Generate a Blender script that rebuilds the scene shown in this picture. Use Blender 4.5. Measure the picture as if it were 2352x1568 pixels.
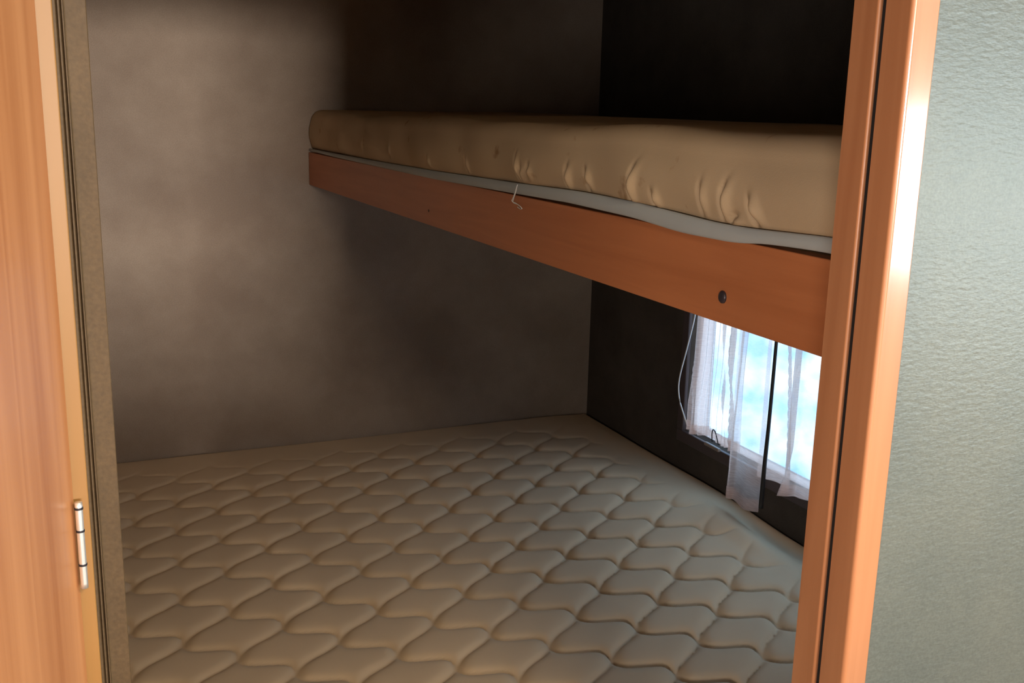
import bpy, bmesh, math, random
import numpy as np
from mathutils import Vector, Matrix

for o in list(bpy.data.objects):
    bpy.data.objects.remove(o, do_unlink=True)
SC = bpy.context.scene
COL = SC.collection
EZ = 1.62            # eye height; all z below are written relative to the eye

# ------------------------------------------------------------------ camera
cam_d = bpy.data.cameras.new('camera')
cam_d.sensor_width = 36.0
cam_d.lens = 2329.0 / 2352.0 * 36.0
cam_d.clip_start = 0.01
cam = bpy.data.objects.new('camera', cam_d)
COL.objects.link(cam)
_yaw, _p, _r = 0.4138, 0.2229, 0.02315
_fwd = Vector((math.sin(_yaw) * math.cos(_p), math.cos(_yaw) * math.cos(_p), -math.sin(_p)))
_rt = Vector((math.cos(_yaw), -math.sin(_yaw), 0))
_up = _rt.cross(_fwd)
_r2 = _rt * math.cos(_r) + _up * math.sin(_r)
_u2 = -_rt * math.sin(_r) + _up * math.cos(_r)
M = Matrix((_r2, _u2, -_fwd)).transposed().to_4x4()
M.translation = (0, 0, EZ)
cam.matrix_world = M
SC.camera = cam

# ------------------------------------------------------------------ view, world, daylight
SC.view_settings.view_transform = 'Standard'
SC.view_settings.look = 'None'
SC.view_settings.gamma = 1.0
SC.view_settings.exposure = 0.0
SC.view_settings.use_curve_mapping = False
W = bpy.data.worlds.new('sky')
SC.world = W
W.use_nodes = True
wn = W.node_tree.nodes
_tc = wn.new('ShaderNodeTexCoord'); _no = wn.new('ShaderNodeTexNoise'); _no.inputs['Scale'].default_value = 24; _no.inputs['Detail'].default_value = 3
_cr = wn.new('ShaderNodeValToRGB')
_cr.color_ramp.elements[0].position = .42; _cr.color_ramp.elements[0].color = (.21, .52, .95, 1)
_cr.color_ramp.elements[1].position = .66; _cr.color_ramp.elements[1].color = (.80, .93, 1.0, 1)
W.node_tree.links.new(_tc.outputs['Generated'], _no.inputs['Vector'])
W.node_tree.links.new(_no.outputs['Fac'], _cr.inputs['Fac'])
W.node_tree.links.new(_cr.outputs[0], wn['Background'].inputs['Color'])
wn['Background'].inputs['Strength'].default_value = 3.1


def area(name, loc, rot, sx, sy, power, color, spread=180):
    l = bpy.data.lights.new(name, 'AREA')
    l.shape = 'RECTANGLE'; l.size = sx; l.size_y = sy
    l.energy = power; l.color = color; l.spread = math.radians(spread)
    o = bpy.data.objects.new(name, l)
    o.location = (loc[0], loc[1], loc[2] + EZ)
    o.rotation_euler = rot
    COL.objects.link(o)
    return o


PI = math.pi
# daylight entering the windows of the living area behind the camera
area('rear_daylight', (0.62, -5.44, 0.06), (PI / 2, 0, 0), 1.16, 0.40, 420, (1.0, 0.90, 0.80))
area('side_daylight', (3.13, -1.75, -0.27), (PI / 2, 0, PI / 2), 1.1, 0.60, 80, (0.78, 0.97, 1.0))
area('galley_daylight', (-0.79, -0.95, -0.28), (PI / 2, 0, -PI / 2), 0.76, 0.46, 34, (1.0, 0.93, 0.85))
# unseen fill light added to brighten the lower mattress (housing built further down)
area('mattress_fill_light', (0.38, -0.30, 0.375), (0, 0, 0), 0.26, 0.26, 25, (1.0, 0.82, 0.60))


# ------------------------------------------------------------------ helpers
def tag(o, label=None, cat=None, group=None, kind=None):
    if label: o['label'] = label
    if cat: o['category'] = cat
    if group: o['group'] = group
    if kind: o['kind'] = kind
    return o


def empty(name, loc):
    o = bpy.data.objects.new(name, None)
    o.location = (loc[0], loc[1], loc[2] + EZ)
    o.empty_display_size = 0.05
    COL.objects.link(o)
    return o


def mk(name, V, F, mat, parent=None, base=None, smooth=False):
    """mesh from verts (z relative to the eye); base = object origin"""
    V = np.asarray(V, dtype=float)
    if base is None:
        if parent is not None:
            base = np.array([parent_base(parent)[0], parent_base(parent)[1], parent_base(parent)[2]])
        else:
            base = np.array([(V[:, 0].min() + V[:, 0].max()) / 2, (V[:, 1].min() + V[:, 1].max()) / 2, V[:, 2].min()])
    base = np.array(base, dtype=float)
    me = bpy.data.meshes.new(name)
    me.from_pydata((V - base).tolist(), [], F)
    me.update()
    if smooth:
        me.polygons.foreach_set('use_smooth', [True] * len(me.polygons))
    if mat: me.materials.append(mat)
    o = bpy.data.objects.new(name, me)
    if parent is None:
        o.location = (base[0], base[1], base[2] + EZ)
    else:
        pb = parent_base(parent)
        o.parent = parent
        o.location = (base[0] - pb[0], base[1] - pb[1], base[2] - pb[2])
    COL.objects.link(o)
    return o


def parent_base(p):
    x = y = z = 0
    while p is not None:
        x += p.location.x; y += p.location.y; z += p.location.z
        p = p.parent
    return (x, y, z - EZ)


def box_vf(x0, x1, y0, y1, z0, z1, off=0):
    V = [(x, y, z) for x in (x0, x1) for y in (y0, y1) for z in (z0, z1)]
    F = [(0, 1, 3, 2), (4, 6, 7, 5), (0, 4, 5, 1), (2, 3, 7, 6), (0, 2, 6, 4), (1, 5, 7, 3)]
    return V, [tuple(i + off for i in f) for f in F]


def boxes(name, L, mat, parent=None, bevel=0.0, seg=3):
    V = []; F = []
    for b in L:
        v, f = box_vf(*b, off=len(V)); V += v; F += f
    o = mk(name, V, F, mat, parent)
    if bevel > 0:
        m = o.modifiers.new('bevel', 'BEVEL'); m.width = bevel; m.segments = seg
        m.limit_method = 'ANGLE'; m.angle_limit = math.radians(40)
        o.data.polygons.foreach_set('use_smooth', [True] * len(o.data.polygons))
        w = o.modifiers.new('wn', 'WEIGHTED_NORMAL'); w.keep_sharp = False
    return o


def prism(name, P, z0, z1, mat, parent=None, smooth=False):
    """vertical extrusion of an xy outline"""
    n = len(P)
    V = [(x, y, z0) for x, y in P] + [(x, y, z1) for x, y in P]
    F = [(i, (i + 1) % n, n + (i + 1) % n, n + i) for i in range(n)]
    F += [tuple(range(n))[::-1], tuple(range(n, 2 * n))]
    return mk(name, V, F, mat, parent, smooth=smooth)


def tube(name, P, r, mat, parent=None, n=10, flat=1.0):
    P = [Vector(p) for p in P]
    # smooth the path
    Q = []
    for i in range(len(P) - 1):
        a = P[max(i - 1, 0)]; b = P[i]; c = P[i + 1]; d = P[min(i + 2, len(P) - 1)]
        for k in range(6):
            t = k / 6
            Q.append(0.5 * ((2 * b) + (c - a) * t + (2 * a - 5 * b + 4 * c - d) * t * t + (3 * b - a - 3 * c + d) * t ** 3))
    Q.append(P[-1])
    V = []; F = []
    for i, q in enumerate(Q):
        t = (Q[min(i + 1, len(Q) - 1)] - Q[max(i - 1, 0)]).normalized()
        u = t.cross(Vector((0, 0, 1)) if abs(t.z) < .9 else Vector((0, 1, 0))).normalized()
        w = t.cross(u)
        rr = r(i / (len(Q) - 1)) if callable(r) else r
        for k in range(n):
            a = 2 * PI * k / n
            V.append(q + u * math.cos(a) * rr + w * math.sin(a) * rr * flat)
    for i in range(len(Q) - 1):
        for k in range(n):
            F.append((i * n + k, i * n + (k + 1) % n, (i + 1) * n + (k + 1) % n, (i + 1) * n + k))
    F.append(tuple(range(n))[::-1]); F.append(tuple(range((len(Q) - 1) * n, len(Q) * n)))
    return mk(name, [tuple(v) for v in V], F, mat, parent, smooth=True)


def grid_faces(nu, nv, off=0):
    i = np.arange(nu - 1)[:, None]; j = np.arange(nv - 1)[None, :]
    a = (i * nv + j + off).ravel()
    return np.stack([a, a + nv, a + nv + 1, a + 1], 1).tolist()


def vnoise(shape_pts, seed, freq):
    """smooth sum-of-sines noise on arrays of coordinates"""
    rs = np.random.RandomState(seed)
    out = 0
    for k in range(7):
        v = rs.normal(size=len(shape_pts)); v /= np.linalg.norm(v)
        f = freq * rs.uniform(.5, 1.5)
        out = out + np.sin(sum(c * w for c, w in zip(shape_pts, v)) * f * 2 * PI + rs.uniform(0, 6.28))
    return out / 7 ** .5


# ------------------------------------------------------------------ materials
def newmat(name):
    m = bpy.data.materials.new(name); m.use_nodes = True
    nt = m.node_tree
    return m, nt, nt.nodes, nt.links, nt.nodes['Principled BSDF']


def wallpaper(name, c1, c2, rough=.75, bump=.12, grain=420, spec=.2, scale=3.2, stretch=None, bdist=.002):
    m, nt, N, L, B = newmat(name)
    g = N.new('ShaderNodeNewGeometry')
    mp = N.new('ShaderNodeMapping'); L.new(g.outputs['Position'], mp.inputs['Vector'])
    n1 = N.new('ShaderNodeTexNoise'); n1.inputs['Scale'].default_value = scale; n1.inputs['Detail'].default_value = 5
    n1.inputs['Roughness'].default_value = .62
    L.new(mp.outputs[0], n1.inputs['Vector'])
    r = N.new('ShaderNodeValToRGB')
    r.color_ramp.elements[0].position = .34; r.color_ramp.elements[0].color = (*c1, 1)
    r.color_ramp.elements[1].position = .68; r.color_ramp.elements[1].color = (*c2, 1)
    L.new(n1.outputs['Fac'], r.inputs['Fac'])
    n2 = N.new('ShaderNodeTexNoise'); n2.inputs['Scale'].default_value = grain; n2.inputs['Detail'].default_value = 3
    L.new(g.outputs['Position'], n2.inputs['Vector'])
    mx = N.new('ShaderNodeMix'); mx.data_type = 'RGBA'; mx.blend_type = 'OVERLAY'
    mx.inputs['Factor'].default_value = .35
    L.new(r.outputs[0], mx.inputs['A']); L.new(n2.outputs['Fac'], mx.inputs['B'])
    L.new(mx.outputs['Result'], B.inputs['Base Color'])
    b = N.new('ShaderNodeBump'); b.inputs['Strength'].default_value = bump; b.inputs['Distance'].default_value = bdist
    n3 = N.new('ShaderNodeTexNoise'); n3.inputs['Scale'].default_value = grain * .55; n3.inputs['Detail'].default_value = 4
    if stretch:
        mp2 = N.new('ShaderNodeMapping'); mp2.inputs['Scale'].default_value = stretch
        mp2.inputs['Rotation'].default_value = (0, math.radians(35), 0)
        L.new(g.outputs['Position'], mp2.inputs['Vector']); L.new(mp2.outputs[0], n3.inputs['Vector'])
    else:
        L.new(g.outputs['Position'], n3.inputs['Vector'])
    L.new(n3.outputs['Fac'], b.inputs['Height'])
    L.new(b.outputs[0], B.inputs['Normal'])
    B.inputs['Roughness'].default_value = rough
    B.inputs['Specular IOR Level'].default_value = spec
    return m


def wood(name, c1, c2, sc=(14, 14, .8), rough=.4, spec=.4, coat=0.0):
    m, nt, N, L, B = newmat(name)
    g = N.new('ShaderNodeNewGeometry')
    mp = N.new('ShaderNodeMapping'); mp.inputs['Scale'].default_value = sc
    L.new(g.outputs['Position'], mp.inputs['Vector'])
    n1 = N.new('ShaderNodeTexNoise'); n1.inputs['Scale'].default_value = 2.2; n1.inputs['Detail'].default_value = 6
    n1.inputs['Distortion'].default_value = .5
    L.new(mp.outputs[0], n1.inputs['Vector'])
    r = N.new('ShaderNodeValToRGB')
    r.color_ramp.elements[0].position = .3; r.color_ramp.elements[0].color = (*c1, 1)
    r.color_ramp.elements[1].position = .7; r.color_ramp.elements[1].color = (*c2, 1)
    L.new(n1.outputs['Fac'], r.inputs['Fac'])
    L.new(r.outputs[0], B.inputs['Base Color'])
    b = N.new('ShaderNodeBump'); b.inputs['Strength'].default_value = .05; b.inputs['Distance'].default_value = .001
    L.new(n1.outputs['Fac'], b.inputs['Height']); L.new(b.outputs[0], B.inputs['Normal'])
    B.inputs['Roughness'].default_value = rough
    B.inputs['Specular IOR Level'].default_value = spec
    B.inputs['Coat Weight'].default_value = coat
    B.inputs['Coat Roughness'].default_value = .13
    return m


def plain(name, c, rough=.6, metal=0.0, spec=.4):
    m, nt, N, L, B = newmat(name)
    g = N.new('ShaderNodeNewGeometry')
    n1 = N.new('ShaderNodeTexNoise'); n1.inputs['Scale'].default_value = 60; n1.inputs['Detail'].default_value = 3
    L.new(g.outputs['Position'], n1.inputs['Vector'])
    r = N.new('ShaderNodeValToRGB')
    r.color_ramp.elements[0].color = (*[x * .88 for x in c], 1)
    r.color_ramp.elements[1].color = (*[min(1, x * 1.1) for x in c], 1)
    L.new(n1.outputs['Fac'], r.inputs['Fac']); L.new(r.outputs[0], B.inputs['Base Color'])
    B.inputs['Roughness'].default_value = rough; B.inputs['Metallic'].default_value = metal
    B.inputs['Specular IOR Level'].default_value = spec
    return m


def cloth(name, c, weave=900, stains=None, rough=.9, mott=.12, bump=.15):
    m, nt, N, L, B = newmat(name)
    g = N.new('ShaderNodeNewGeometry')
    n1 = N.new('ShaderNodeTexNoise'); n1.inputs['Scale'].default_value = 5; n1.inputs['Detail'].default_value = 4
    L.new(g.outputs['Position'], n1.inputs['Vector'])
    r = N.new('ShaderNodeValToRGB')
    r.color_ramp.elements[0].position = .3; r.color_ramp.elements[0].color = (*[x * (1 - mott) for x in c], 1)
    r.color_ramp.elements[1].position = .7; r.color_ramp.elements[1].color = (*[min(1, x * (1 + mott)) for x in c], 1)
    L.new(n1.outputs['Fac'], r.inputs['Fac'])
    col = r.outputs[0]
    if stains:
        n4 = N.new('ShaderNodeTexNoise'); n4.inputs['Scale'].default_value = stains; n4.inputs['Detail'].default_value = 3
        L.new(g.outputs['Position'], n4.inputs['Vector'])
        r4 = N.new('ShaderNodeValToRGB')
        r4.color_ramp.elements[0].position = .66; r4.color_ramp.elements[0].color = (1, 1, 1, 1)
        r4.color_ramp.elements[1].position = .76; r4.color_ramp.elements[1].color = (.55, .42, .28, 1)
        L.new(n4.outputs['Fac'], r4.inputs['Fac'])
        mx = N.new('ShaderNodeMix'); mx.data_type = 'RGBA'; mx.blend_type = 'MULTIPLY'; mx.inputs['Factor'].default_value = .8
        L.new(col, mx.inputs['A']); L.new(r4.outputs[0], mx.inputs['B'])
        col = mx.outputs['Result']
    L.new(col, B.inputs['Base Color'])
    n3 = N.new('ShaderNodeTexNoise'); n3.inputs['Scale'].default_value = weave; n3.inputs['Detail'].default_value = 2
    L.new(g.outputs['Position'], n3.inputs['Vector'])
    b = N.new('ShaderNodeBump'); b.inputs['Strength'].default_value = bump; b.inputs['Distance'].default_value = .001
    L.new(n3.outputs['Fac'], b.inputs['Height']); L.new(b.outputs[0], B.inputs['Normal'])
    B.inputs['Roughness'].default_value = rough
    B.inputs['Specular IOR Level'].default_value = .1
    return m


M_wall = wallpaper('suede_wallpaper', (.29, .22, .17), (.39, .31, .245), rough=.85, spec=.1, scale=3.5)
M_room = wallpaper('textured_wallpaper', (.078, .088, .079), (.112, .115, .094), rough=.42, bump=.2, grain=460, spec=.6, scale=3.0,
                   stretch=(.5, 1, 1.3), bdist=.0022)
M_end_shade = wallpaper('shaded_wallpaper', (.062, .050, .041), (.10, .082, .067), rough=.85, spec=.1, scale=3.5)  # same suede wallpaper, with the backlit wall's shade put into its colour
M_trimp = wallpaper('vinyl_wrap', (.056, .034, .015), (.078, .048, .022), rough=.6, spec=.25, scale=9)
M_wood = wood('orange_wood', (.33, .13, .055), (.40, .17, .076), sc=(30, 30, 1.2), rough=.4, coat=.8)
M_door = wood('door_wood', (.28, .105, .038), (.41, .185, .078), sc=(38, 30, .8), rough=.4, coat=.1)
M_rail = wood('rail_wood', (.47, .15, .052), (.58, .20, .075), sc=(30, 1.2, 22), rough=.42)
M_yellow = wood('yellow_wood', (.205, .10, .024), (.235, .115, .030), sc=(20, 20, 1), rough=.45)
M_black = plain('black_gap', (.012, .01, .01), .8)
M_metal = plain('hinge_metal', (.88, .86, .82), .35, .85)
M_darkmetal = plain('dark_metal', (.035, .032, .04), .4, .6)
M_bolt = plain('bolt_cap', (.06, .045, .05), .35, .3)
M_quilt = cloth('quilted_ticking', (.74, .56, .37), weave=700, mott=.04)
M_tan = cloth('tan_mattress_cover', (.54, .385, .235), weave=700, stains=26, mott=.06)
M_pipe = cloth('grey_binding', (.46, .47, .45), weave=1200, mott=.05)
M_thread = cloth('white_thread', (.75, .73, .7), weave=1500)
M_ply = wood('plywood', (.30, .2, .12), (.38, .26, .16), sc=(20, 1.5, 20), rough=.7)
M_ceil = plain('ceiling_board', (.45, .42, .36), .8)
M_floor = wood('floor_wood', (.12, .065, .035), (.2, .11, .06), sc=(8, 1, 8), rough=.5)
M_frame = plain('brown_frame', (.075, .055, .055), .45)
M_wand = plain('wand_plastic', (.02, .016, .016), .4)


def curtain_mat():
    m, nt, N, L, B = newmat('sheer_curtain')
    N.remove(B)
    out = N['Material Output']
    g = N.new('ShaderNodeNewGeometry')
    mp = N.new('ShaderNodeMapping'); mp.inputs['Scale'].default_value = (120, 120, 2300)
    L.new(g.outputs['Position'], mp.inputs['Vector'])
    n = N.new('ShaderNodeTexNoise'); n.inputs['Scale'].default_value = .35; n.inputs['Detail'].default_value = 3
    L.new(mp.outputs[0], n.inputs['Vector'])
    r = N.new('ShaderNodeValToRGB')
    r.color_ramp.elements[0].position = .35; r.color_ramp.elements[0].color = (.82, .58, .48, 1)
    r.color_ramp.elements[1].position = .65; r.color_ramp.elements[1].color = (.94, .70, .59, 1)
    L.new(n.outputs['Fac'], r.inputs['Fac'])
    t = N.new('ShaderNodeBsdfTranslucent'); L.new(r.outputs[0], t.inputs['Color'])
    d = N.new('ShaderNodeBsdfDiffuse'); L.new(r.outputs[0], d.inputs['Color'])
    mix = N.new('ShaderNodeMixShader'); mix.inputs[0].default_value = .35
    L.new(t.outputs[0], mix.inputs[1]); L.new(d.outputs[0], mix.inputs[2])
    tr = N.new('ShaderNodeBsdfTransparent'); tr.inputs['Color'].default_value = (1, .97, .95, 1)
    r2 = N.new('ShaderNodeMapRange'); r2.inputs['From Min'].default_value = .3; r2.inputs['From Max'].default_value = .7
    r2.inputs['To Min'].default_value = .52; r2.inputs['To Max'].default_value = .42
    L.new(n.outputs['Fac'], r2.inputs['Value'])
    m2 = N.new('ShaderNodeMixShader'); L.new(r2.outputs[0], m2.inputs[0])
    L.new(mix.outputs[0], m2.inputs[1]); L.new(tr.outputs[0], m2.inputs[2])
    L.new(m2.outputs[0], out.inputs['Surface'])
    return m


def glass_mat():
    m, nt, N, L, B = newmat('window_glass')
    N.remove(B); out = N['Material Output']
    tr = N.new('ShaderNodeBsdfTransparent'); tr.inputs['Color'].default_value = (.92, .97, 1, 1)
    gl = N.new('ShaderNodeBsdfGlossy'); gl.inputs['Roughness'].default_value = .05
    mx = N.new('ShaderNodeMixShader'); mx.inputs[0].default_value = .05
    L.new(tr.outputs[0], mx.inputs[1]); L.new(gl.outputs[0], mx.inputs[2])
    L.new(mx.outputs[0], out.inputs['Surface'])
    return m


def frosted_mat():
    m, nt, N, L, B = newmat('white_translucent_acrylic')
    N.remove(B); out = N['Material Output']
    t = N.new('ShaderNodeBsdfTranslucent'); t.inputs['Color'].default_value = (1.0, .86, .80, 1)
    d = N.new('ShaderNodeBsdfDiffuse'); d.inputs['Color'].default_value = (.9, .85, .82, 1)
    mx = N.new('ShaderNodeMixShader'); mx.inputs[0].default_value = .15
    L.new(t.outputs[0], mx.inputs[1]); L.new(d.outputs[0], mx.inputs[2])
    L.new(mx.outputs[0], out.inputs['Surface'])
    return m


M_curt = curtain_mat(); M_glass = glass_mat(); M_frost = frosted_mat()

# ------------------------------------------------------------------ key planes
YB = 3.012     # back wall
XW = 1.614     # right wall of the bunk corner
XL = -0.32     # left wall of the bunk corner
YF = 0.603     # front face of the doorway wall
YI = 0.652     # inner face of the doorway wall
XJ = 0.573     # right door jamb
ZF, ZC = -EZ, 0.42
LX0, LX1, LY0 = -0.85, 3.2, -5.5   # living area
# bunk window opening
WY0, WY1, WZ0, WZ1 = 1.25, 2.395, -0.899, -0.29


def st(o): return tag(o, kind='structure')


st(boxes('floor', [(LX0 - .1, LX1 + .1, LY0 - .1, YI, ZF - .05, ZF), (XL - .04, XW + .04, YI, YB + .04, ZF - .05, ZF)], M_floor))
st(boxes('ceiling', [(LX0 - .1, LX1 + .1, LY0 - .1, YI, ZC, ZC + .05), (XL - .04, XW + .04, YI, YB + .04, ZC, ZC + .05)], M_ceil))
st(boxes('wall_back', [(XL - .04, XW + .04, YB, YB + .04, ZF, ZC)], M_wall))
st(boxes('wall_left', [(XL - .04, XL, YI, YB, ZF, ZC)], M_wall))
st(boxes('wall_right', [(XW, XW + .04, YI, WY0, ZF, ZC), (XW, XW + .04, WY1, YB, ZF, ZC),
                        (XW, XW + .04, WY0, WY1, ZF, WZ0), (XW, XW + .04, WY0, WY1, WZ1, ZC)], M_end_shade))
# wall that holds the doorway
st(boxes('wall_front', [(.602, LX1, YF, YI, ZF, ZC), (LX0, -.034, YF, YI, ZF, ZC),
                        (-.034, .602, YF, YI, .24, ZC)], M_room))
# living area behind the camera
st(boxes('wall_rear', [(LX0, .02, LY0 - .05, LY0, ZF, ZC), (1.22, LX1, LY0 - .05, LY0, ZF, ZC),
                       (0.02, 1.22, LY0 - .05, LY0, ZF, -.13), (0.02, 1.22, LY0 - .05, LY0, .29, ZC)], M_room))
st(boxes('wall_side', [(LX1, LX1 + .05, LY0, -2.32, ZF, ZC), (LX1, LX1 + .05, -1.18, YF, ZF, ZC),
                       (LX1, LX1 + .05, -2.32, -1.18, ZF, -.72), (LX1, LX1 + .05, -2.32, -1.18, .08, ZC)], M_room))
st(boxes('wall_galley', [(LX0 - .05, LX0, LY0, -1.35, ZF, ZC), (LX0 - .05, LX0, -.55, YF, ZF, ZC),
                         (LX0 - .05, LX0, -1.35, -.55, ZF, -.53), (LX0 - .05, LX0, -1.35, -.55, -.03, ZC)], M_room))
st(boxes('window_4', [(LX0 - .04, LX0 - .03, -1.35, -.55, -.53, -.03)], M_glass))
w2 = st(boxes('window_2', [(0.02, 1.22, LY0 - .04, LY0 - .03, -.13, .29)], M_glass))
st(boxes('shade_partition', [(LX0 + .002, .78, -2.06, -2.0, ZF, -.235)], M_wood, bevel=.006))  # unseen partition, added to shade the low part of the back wall
lamp = empty('fill_lamp', (.38, -.30, .376))  # made-up fixture around the added fill light
tag(lamp, 'square flush fill light added above the camera for the lower mattress', 'fill light')
boxes('fill_lamp_housing', [(.23, .53, -.45, -.15, .385, ZC - .001)], M_ceil, lamp, bevel=.004)
w3 = st(boxes('window_3', [(LX1 + .03, LX1 + .04, -2.32, -1.18, -.72, .08)], M_glass))

# ------------------------------------------------------------------ doorway, right side
# casing + jamb: the outline is extruded upward
def arc(cx, cy, r, a0, a1, n=6):
    return [(cx + r * math.cos(a0 + (a1 - a0) * i / n), cy + r * math.sin(a0 + (a1 - a0) * i / n)) for i in range(n + 1)]


r = .0035
P = arc(XJ + r, .593 + r, r, PI, PI * 1.5) + arc(.5985 - .0015, .593 + .0015, .0015, PI * 1.5, PI * 2)
P += [(.5985, .602), (.602, .602), (.602, .6265), (XJ + .004, .6265), (XJ + .004, .6222), (XJ + .0010, .6222), (XJ, .6212)]
P = P[::-1]
st(prism('trim_1', P, ZF, .24, M_wood))
st(boxes('trim_2', [(XJ + .0035, XJ + .009, .6215, .6300, ZF, .24)], M_black))
P = arc(XJ + .0025, .6283 + .0025, .0025, PI, PI * 1.5) + [(.602, .6283), (.602, .656), (XJ, .656)]
st(prism('trim_3', P[::-1], ZF, .24, M_wood))
# top of the door frame
st(boxes('trim_4', [(-.034, .5985, .593, .656, .20, .24)], M_wood, bevel=.003))

# ------------------------------------------------------------------ doorway, left side
st(boxes('trim_5', [(-.034, -.0008, .593, .602, ZF, .20)], M_yellow, bevel=.001))
# vinyl wrapped jamb post with two grooves
P = [(-.034, .602), (.0004, .602), (.0010, .6035), (.0016, .602), (.0024, .602), (.0030, .604), (.0036, .602), (.0042, .602),
     (.0046, .606), (.0052, .6065), (.0153, .6065), (.0157, .607), (.0157, .652), (-.034, .652)]
st(prism('trim_6', P, ZF, .20, M_trimp))

# door leaf, swung out towards the living area
hx, hy = -.0088, .5915
dx, dy = -.34, -.94
L_ = math.hypot(dx, dy); dx /= L_; dy /= L_
nx, ny = dy, -dx      # points away from the doorway
P = [(hx, hy), (hx + dx * .50, hy + dy * .50), (hx + dx * .50 + nx * .019, hy + dy * .50 + ny * .019), (hx + nx * .019, hy + ny * .019)]
door = prism('door_1', P, ZF + .015, .197, M_door)
st(door)
hb = (-.0086 * .5865, .5865)
hinge = tube('hinge', [(-.0063, .5865, -.2195 * 1.0), (-.0063, .5865, -.245), (-.0063, .5865, -.2715)], .0021, M_metal, door, n=12)
hinge['label'] = 'silver hinge barrel'
for kz in (-.2225, -.236, -.2565):
    kn = tube('knuckle_joint', [(-.0063, .5865, kz), (-.0063, .5865, kz - .0012)], .0024, M_darkmetal, hinge, n=12)

# ------------------------------------------------------------------ wide lower mattress
def quilt():
    x0, x1, y0, y1 = XL + .004, XW - .006, .662, YB - .004
    z = -1.015
    step = .0045
    xs = np.arange(x0, x1, step); ys = np.arange(y0, y1, step)
    # add rounded rims
    X, Y = np.meshgrid(xs, ys, indexing='ij')
    # ogee lattice: nodes at o + s*a + t*b, one stitch family deeply waved, the other nearly straight
    U = X - .833 + .004 * vnoise((X, Y), 3, 1.3)
    V = Y - 1.985 + .004 * vnoise((X, Y), 4, 1.3)
    ax, ay, bx, by = .0895, -.0915, .104, .092
    det = ax * by - ay * bx
    S = (U * by - V * bx) / det
    T = (V * ax - U * ay) / det
    gA = T + .118 * np.sin(2 * PI * S) + .012 * np.sin(4 * PI * S)
    gB = S + .035 * np.sin(2 * PI * T)

    def dist(g):
        gx, gy = np.gradient(g, step)
        return np.abs(g - np.round(g)) / np.sqrt(gx * gx + gy * gy)
    dA, dB = dist(gA), dist(gB)

    def pf(d, w):
        q = 1 - np.exp(-d / w)
        return .86 * q + .14 * np.sin(np.clip(d / .055, 0, 1) * PI / 2)
    puff = pf(dA, .0072) * (1 - .80 * np.exp(-dB / .0085))
    amp = .0165 * np.clip((1.50 - X) / .14, 0, 1) * np.clip((2.93 - Y) / .25, .0, 1)
    amp *= .72 + .50 * np.clip((X - .55) / .6, 0, 1)
    amp *= 1 + .12 * vnoise((X, Y), 9, 2.0)
    Z = z + amp * (puff - .75)
    Z += .0035 * vnoise((X, Y), 12, .9)
    # rim roll-off at the walls
    e = np.minimum.reduce([X - x0, x1 - X, y1 - Y, Y - y0])
    R = .018
    t = np.clip(1 - e / R, 0, 1)
    Z -= R * (1 - np.sqrt(np.clip(1 - t * t, 0, 1)))
    # rumpled ticking along the window side
    Z += .018 * np.exp(-((X - 1.475) / .038) ** 2) * np.exp(-((Y - 1.90) / .15) ** 2)
    Z -= .022 * np.exp(-((X - 1.565) / .036) ** 2) * np.exp(-((Y - 1.90) / .20) ** 2)
    Z += .006 * np.sin((Y * 9 + X * 5)) * np.clip((X - 1.38) / .12, 0, 1) * np.clip((1.61 - X) / .05, 0, 1)
    nu, nv = X.shape
    V_ = np.stack([X.ravel(), Y.ravel(), Z.ravel()], 1)
    F = [f[::-1] for f in grid_faces(nu, nv)]
    F = grid_faces(nu, nv)
    # side skirt
    ring = [i * nv for i in range(nu)] + [(nu - 1) * nv + j for j in range(1, nv)] + \
           [i * nv + nv - 1 for i in range(nu - 2, -1, -1)] + [j for j in range(nv - 2, 0, -1)]
    base = len(V_)
    low = V_[ring].copy(); low[:, 2] = -1.165
    V_ = np.concatenate([V_, low])
    n = len(ring)
    for i in range(n):
        j = (i + 1) % n
        F.append([ring[i], base + i, base + j, ring[j]])
    F.append([base + i for i in range(n)][::-1])
    return V_, F


root = empty('mattress', ((XL + XW) / 2, 1.85, -1.165))
tag(root, 'wide lower mattress in cream ticking with ogee quilting, filling the room below the bunk', 'mattress')
v, f = quilt()
mk('quilted_cover', v, f, M_quilt, root, smooth=True)

bp = empty('bed_platform', (.65, 1.85, ZF))
tag(bp, 'low plywood bed platform under the quilted lower mattress', 'bed base')
boxes('platform_board', [(XL + .003, XW - .003, .66, YB - .003, -1.183, -1.166)], M_ply, bp)
boxes('front_panel', [(XL + .003, XW - .003, .66, .675, ZF, -1.184)], M_ply, bp)

# ------------------------------------------------------------------ upper bunk
XR = 0.6565
bunk = empty('bunk', (1.13, 1.83, -.2245))
tag(bunk, 'upper bunk shelf with an orange wood front rail, fixed to the back wall', 'bunk bed')
rail = boxes('rail', [(XR, XR + .018, .657, YB - .002, -.2245, -.1298)], M_rail, bunk, bevel=.0015)
rail['label'] = 'orange wood front rail'
boxes('platform', [(XR + .0185, XW - .003, .657, YB - .002, -.147, -.1298)], M_ply, bunk)
boxes('cleat', [(XR + .02, XR + .045, .70, YB - .05, -.190, -.148)], M_ply, bunk)
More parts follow.
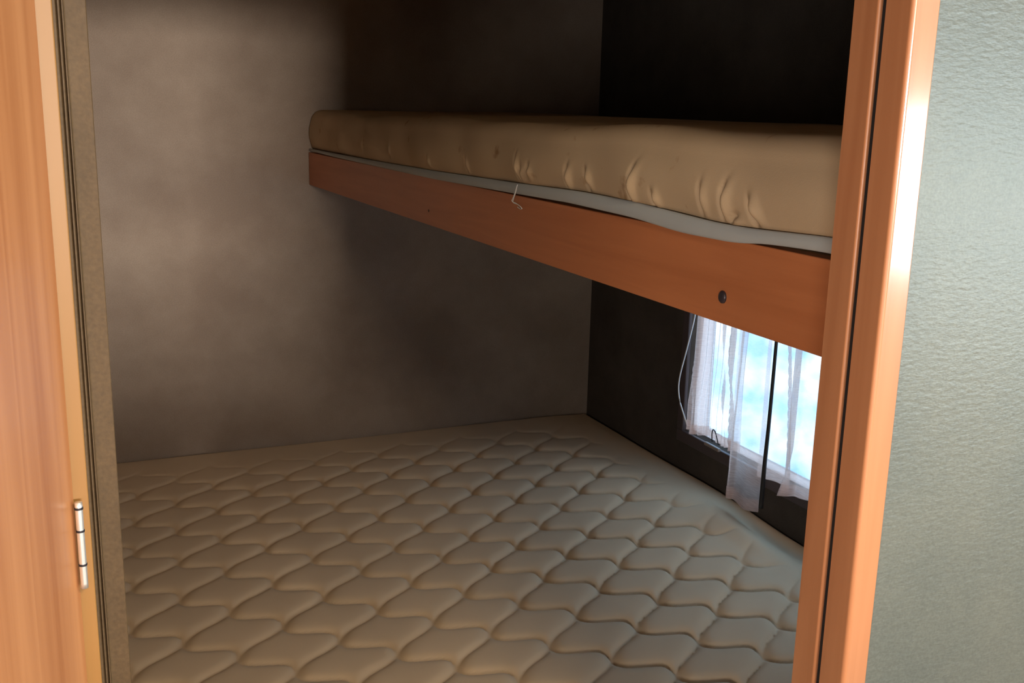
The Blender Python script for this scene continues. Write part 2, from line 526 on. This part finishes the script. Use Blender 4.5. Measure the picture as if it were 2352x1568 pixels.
# bolt cap
bm_v = []; bm_f = []
cy_, cz_ = .918, -.1945
rings = [(0.0, .0072), (-.0018, .0070), (-.0030, .0056), (-.0034, .0030)]
n = 20
for (dx_, rr) in rings:
    for k in range(n):
        a = 2 * PI * k / n
        bm_v.append((XR + dx_, cy_ + rr * math.cos(a) * .92, cz_ + rr * math.sin(a)))
for i in range(len(rings) - 1):
    for k in range(n):
        bm_f.append((i * n + k, i * n + (k + 1) % n, (i + 1) * n + (k + 1) % n, (i + 1) * n + k))
bm_f.append(tuple(range((len(rings) - 1) * n, len(rings) * n)))
bc = mk('bolt', bm_v, bm_f, M_bolt, rail, smooth=True)
# dark knot in the rail
kn_v = [(XR - .0004, 1.921 + .0035 * math.cos(a), -.196 + .003 * math.sin(a)) for a in np.linspace(0, 2 * PI, 14)[:-1]]
mk('knot', kn_v, [tuple(range(13))], plain('knot_dark', (.09, .03, .012), .6), rail)

# foam mattress on the bunk: profile swept along y
SB = sorted([(2.99, -.126), (2.75, -.1275), (2.151, -.130), (1.864, -.131), (1.487, -.127), (1.3, -.1245), (1.115, -.127), (1.003, -.133),
             (.893, -.132), (.856, -.127), (.794, -.124), (.747, -.123), (.66, -.123)])
STP = sorted([(2.99, -.1195), (2.524, -.118), (2.151, -.117), (1.864, -.115), (1.488, -.110), (1.261, -.106), (1.117, -.107), (1.015, -.111),
              (.935, -.114), (.872, -.1135), (.749, -.108), (.66, -.108)])
ys = np.arange(.66, YB - .006, .006)
zb = np.interp(ys, *zip(*SB)); zt = np.interp(ys, *zip(*STP))
ker = np.ones(9) / 9
zb = np.convolve(np.pad(zb, 4, 'edge'), ker, 'valid'); zt = np.convolve(np.pad(zt, 4, 'edge'), ker, 'valid')
top = empty('bunk_mattress', (1.13, 1.83, -.131))
tag(top, 'thin tan foam mattress with a grey bound edge lying on the upper bunk', 'mattress')


def foam():
    V = []; nprof = None
    rs = 40
    for i, y in enumerate(ys):
        xr0 = XR - .004 + .013 * max(0, min(1, (y - 2.2) / .7)) ** 1.5
        zl = zt[i] + .001
        ztop = -.0155 + .0025 * math.sin(y * 7.3) + .0015 * math.sin(y * 17 + 1) + (.006 if y > 2.7 else 0) * (y - 2.7) / .3
        h = ztop - zl
        prof = []
        # front face bulges, upper shoulder rounded
        for t in np.linspace(0, 1, 24):
            if t < .68:
                s = t / .68
                x = xr0 - .009 * math.sin(PI * min(1, s * .9 + .06)) + .003 * (1 - s)
                z = zl + h * .72 * s
            else:
                s = (t - .68) / .32 * PI / 2
                x0_ = xr0 - .009 * math.sin(PI * .96)
                x = x0_ + .036 * (1 - math.cos(s))
                z = zl + h * .72 + h * .28 * math.sin(s)
            prof.append((x, z))
        for s in np.linspace(.04, 1, 30)[1:]:
            x = xr0 + .03 + (XW - .012 - xr0 - .03) * s
            z = ztop + .004 * math.sin(PI * s) + .002 * math.sin(7 * s + y * 3)
            prof.append((x, z))
        prof.append((XW - .008, ztop - .02)); prof.append((XW - .008, -.1292)); prof.append((XR + .026, -.1292)); prof.append((max(xr0, XR) + .004, zl))
        nprof = len(prof)
        V += [(x, y, z) for x, z in prof]
    V = np.array(V)
    # creases: (y, z, angle, length, depth)
    CR = [(1.472, -.088, 1.45, .014, .006), (1.455, -.092, 1.9, .009, .005), (1.426, -.084, 2.2, .008, .005), (1.303, -.088, 1.85, .013, .007),
          (1.243, -.090, 1.2, .010, .006), (1.118, -.085, 1.75, .018, .008), (1.065, -.102, 1.25, .008, .006), (.965, -.090, 1.6, .014, .004),
          (.922, -.088, 1.75, .016, .006), (.905, -.106, 2.6, .012, .007), (.868, -.098, 1.05, .011, .008), (2.17, -.09, 1.5, .01, .003),
          (2.40, -.085, 1.5, .01, .002), (1.90, -.1, 1.5, .008, .003), (1.70, -.095, 1.4, .01, .003)]
    front = V[:, 0] < XR + .02
    yy, zz = V[:, 1], V[:, 2]
    dxx = np.zeros(len(V))
    for (cy, cz, a, ln, dp) in CR:
        du = (yy - cy) * math.cos(a) + (zz - cz) * math.sin(a)
        dv = -(yy - cy) * math.sin(a) + (zz - cz) * math.cos(a)
        dv = dv - 9 * du * du
        w = np.exp(-(du / ln) ** 2 * .8)
        dp = dp * 1.4
        dxx += dp * w * np.exp(-(dv / .0035) ** 2)
        dxx -= dp * .7 * w * np.exp(-((dv - .009) / .007) ** 2)
    dxx += .0022 * vnoise((yy, zz * 1.2), 21, 5.0)
    wgt = np.clip((V[:, 2] - (-.118)) / .012, 0, 1) * front
    V[:, 0] += dxx * wgt
    n = len(ys)
    F = []
    for i in range(n - 1):
        for k in range(nprof):
            k2 = (k + 1) % nprof
            F.append((i * nprof + k, (i + 1) * nprof + k, (i + 1) * nprof + k2, i * nprof + k2))
    F.append(tuple(range(nprof))); F.append(tuple(range((n - 1) * nprof, n * nprof))[::-1])
    return V, F


# finer sampling for the foam
_ys = ys; _zt = zt
ys = np.arange(.66, YB - .006, .0025); zt = np.interp(ys, _ys, _zt)
v, f = foam()
mk('foam_cover', v, f, M_tan, top, smooth=True)
# bound edge strip
V = []; F = []
ys2, zb2, zt2 = _ys, zb, _zt
npf = 9
for i, y in enumerate(ys2):
    h = zt2[i] - zb2[i]
    tp = .007 * max(0, min(1, (y - 2.62) / .3))
    for k in range(npf):
        t = k / (npf - 1)
        V.append((XR - .0045 + tp - .0028 * math.sin(PI * t), y, zb2[i] + h * t))
    for t in (1, 0):
        V.append((XR - .0008 + tp, y, zb2[i] + h * t))
q = npf + 2
for i in range(len(ys2) - 1):
    for k in range(q):
        k2 = (k + 1) % q
        F.append((i * q + k, (i + 1) * q + k, (i + 1) * q + k2, i * q + k2))
F.append(tuple(range(q))); F.append(tuple(range((len(ys2) - 1) * q, len(ys2) * q))[::-1])
pp = mk('binding', V, F, M_pipe, top, smooth=True)
pp['label'] = 'grey cloth binding along the lower edge'
th = tube('loose_thread', [(XR - .008, 1.469, -.111), (XR - .009, 1.473, -.123), (XR - .0085, 1.482, -.134), (XR - .007, 1.487, -.141),
                           (XR - .006, 1.470, -.143), (XR - .0055, 1.456, -.1475), (XR - .005, 1.463, -.149), (XR - .005, 1.474, -.147)],
          .0007, M_thread, top, n=6)
th['label'] = 'white loose thread'
th2 = tube('loose_thread', [(XR - .008, 1.471, -.112), (XR - .0092, 1.480, -.130), (XR - .0085, 1.489, -.139), (XR - .006, 1.478, -.1415), (XR - .005, 1.462, -.146)],
           .0006, M_thread, top, n=6)
th2['label'] = 'white loose thread'

# ------------------------------------------------------------------ bunk window
win = empty('window_1', (XW + .02, (WY0 + WY1) / 2, WZ0))
st(win)
boxes('window_pane', [(XW + .030, XW + .033, WY0, WY1 - .065, WZ0 + .02, WZ1)], M_glass, win)
# translucent white border of the pane on the far side and along the bottom
boxes('pane_border', [(XW + .026, XW + .036, WY1 - .065, WY1, WZ0, WZ1), (XW + .026, XW + .036, WY0, WY1 - .065, WZ0, WZ0 + .02)], M_frost, win)
boxes('window_frame', [(XW - .012, XW + .001, WY0 - .05, WY1 + .03, WZ0 - .034, WZ0), (XW - .012, XW + .001, WY0 - .05, WY1 + .03, WZ1, WZ1 + .04),
                       (XW - .012, XW + .001, WY1, WY1 + .03, WZ0, WZ1), (XW - .012, XW + .001, WY0 - .05, WY0, WZ0, WZ1)], M_frame, win, bevel=.003)
boxes('window_latch', [(XW - .022, XW - .012, 2.20, 2.27, WZ0 - .002, WZ0 + .008)], plain('latch', (.25, .2, .17), .4), win, bevel=.003)

# curtain rod + rings
rod = tube('curtain_rod', [(1.572, 1.12, -.262), (1.572, 1.8, -.262), (1.572, 2.47, -.262)], .005, M_darkmetal)
tag(rod, 'thin dark rod along the window top that carries the curtains', 'curtain rod')


def curtain(name, ya, yb, ztop, hem, xoff, folds, seed, label, group='sheer curtains at the bunk window', edge=None, waves=.006, nwave=9):
    """folds: list of (y_top, y_bottom, depth, width)"""
    ny = int((yb - ya) / .0028); nz = 110
    u = np.linspace(0, 1, ny); t = np.linspace(0, 1, nz)
    U, T = np.meshgrid(u, t, indexing='ij')
    hz = np.array([hem(ya + (yb - ya) * a) for a in u])
    Z = ztop + (hz[:, None] - ztop) * T
    Y = ya + (yb - ya) * U
    if edge is not None:
        e = np.interp(-Z, [-p[1] for p in edge], [p[0] for p in edge])
        Y = ya + (e - ya) * U
    X = xoff + waves * np.sin(U * nwave * 2 * PI + .8 * np.sin(T * 3 + seed)) * (1 - .3 * T)
    X += .003 * vnoise((Y, Z * .4), seed, 6)
    for (y0, y1, dp, wd) in folds:
        yc = y0 + (y1 - y0) * T ** 1.3
        g = np.exp(-((Y - yc) / wd) ** 2)
        X -= dp * g
        Y = Y + .7 * wd * g * np.sin((Y - yc) / wd * 1.2)
    V = np.stack([X.ravel(), Y.ravel(), Z.ravel()], 1)
    r_ = empty(name, (xoff, (ya + yb) / 2, hz.min()))
    tag(r_, label, 'curtain', group)
    mk('panel', V, grid_faces(ny, nz), M_curt, r_, smooth=True)
    # hem: a doubled band just inside the bottom edge
    hm = []
    for i in range(ny):
        for k in (nz - 6, nz - 4, nz - 1):
            p = V[i * nz + k]; hm.append((p[0] - .0012, p[1], p[2]))
    mk('hem', hm, grid_faces(ny, 3), M_curt, r_, smooth=True)
    return r_


c1 = curtain('curtain', 2.092, 2.335, -.262, lambda y: -.868 - .01 * max(0, (y - 2.25) / .08) + .004 * math.sin(y * 60), 1.585,
             [(2.295, 2.30, .020, .005), (2.165, 2.112, .020, .004), (2.215, 2.15, .010, .005)], 3,
             'pinkish sheer curtain panel nearest the dark corner, with a crooked short hem',
             edge=[(2.325, -.2), (2.322, -.55), (2.322, -.66), (2.345, -.80), (2.342, -.90)])
lp = tube('frayed_edge', [(1.580, 2.328, -.50), (1.578, 2.336, -.56), (1.575, 2.356, -.64), (1.572, 2.381, -.735), (1.572, 2.376, -.79), (1.575, 2.352, -.835), (1.58, 2.338, -.865)],
          .0022, M_thread, c1, n=6)
c2 = curtain('curtain', 1.948, 2.078, -.262, lambda y: -.972 - .012 * math.sin((y - 1.948) / .13 * PI), 1.545,
             [(2.048, 2.066, .014, .005)], 5,
             'narrow longer sheer curtain strip hanging lowest, just left of the dark wand', waves=.004, nwave=1.5)
c3 = curtain('curtain', 1.16, 1.998, -.262, lambda y: -.892 + .004 * math.sin(y * 40), 1.575,
             [(1.86, 1.86, .03, .007), (1.925, 1.865, .018, .004), (1.72, 1.73, .02, .008), (1.6, 1.58, .02, .01), (1.45, 1.46, .02, .01), (1.3, 1.3, .02, .01)], 8,
             'sheer curtain panel nearest the doorway, right of the dark wand', nwave=6)
wd = tube('curtain_wand', [(1.541, 1.925, -.268), (1.540, 1.925, -.5), (1.540, 1.928, -.72), (1.540, 1.932, -.85), (1.541, 1.934, -.955)],
          lambda t: .0034 + .0026 * t, M_wand, n=10)
tag(wd, 'thin dark vertical wand hanging from the rod between the curtain panels', 'curtain wand')
hk = tube('cord', [(1.579, 2.212, -.872), (1.578, 2.214, -.850), (1.576, 2.207, -.836), (1.577, 2.196, -.842), (1.579, 2.186, -.866), (1.58, 2.182, -.872)],
          .0016, M_wand, n=6)
tag(hk, 'small dark cord loop at the hem of the corner curtain panel', 'cord')
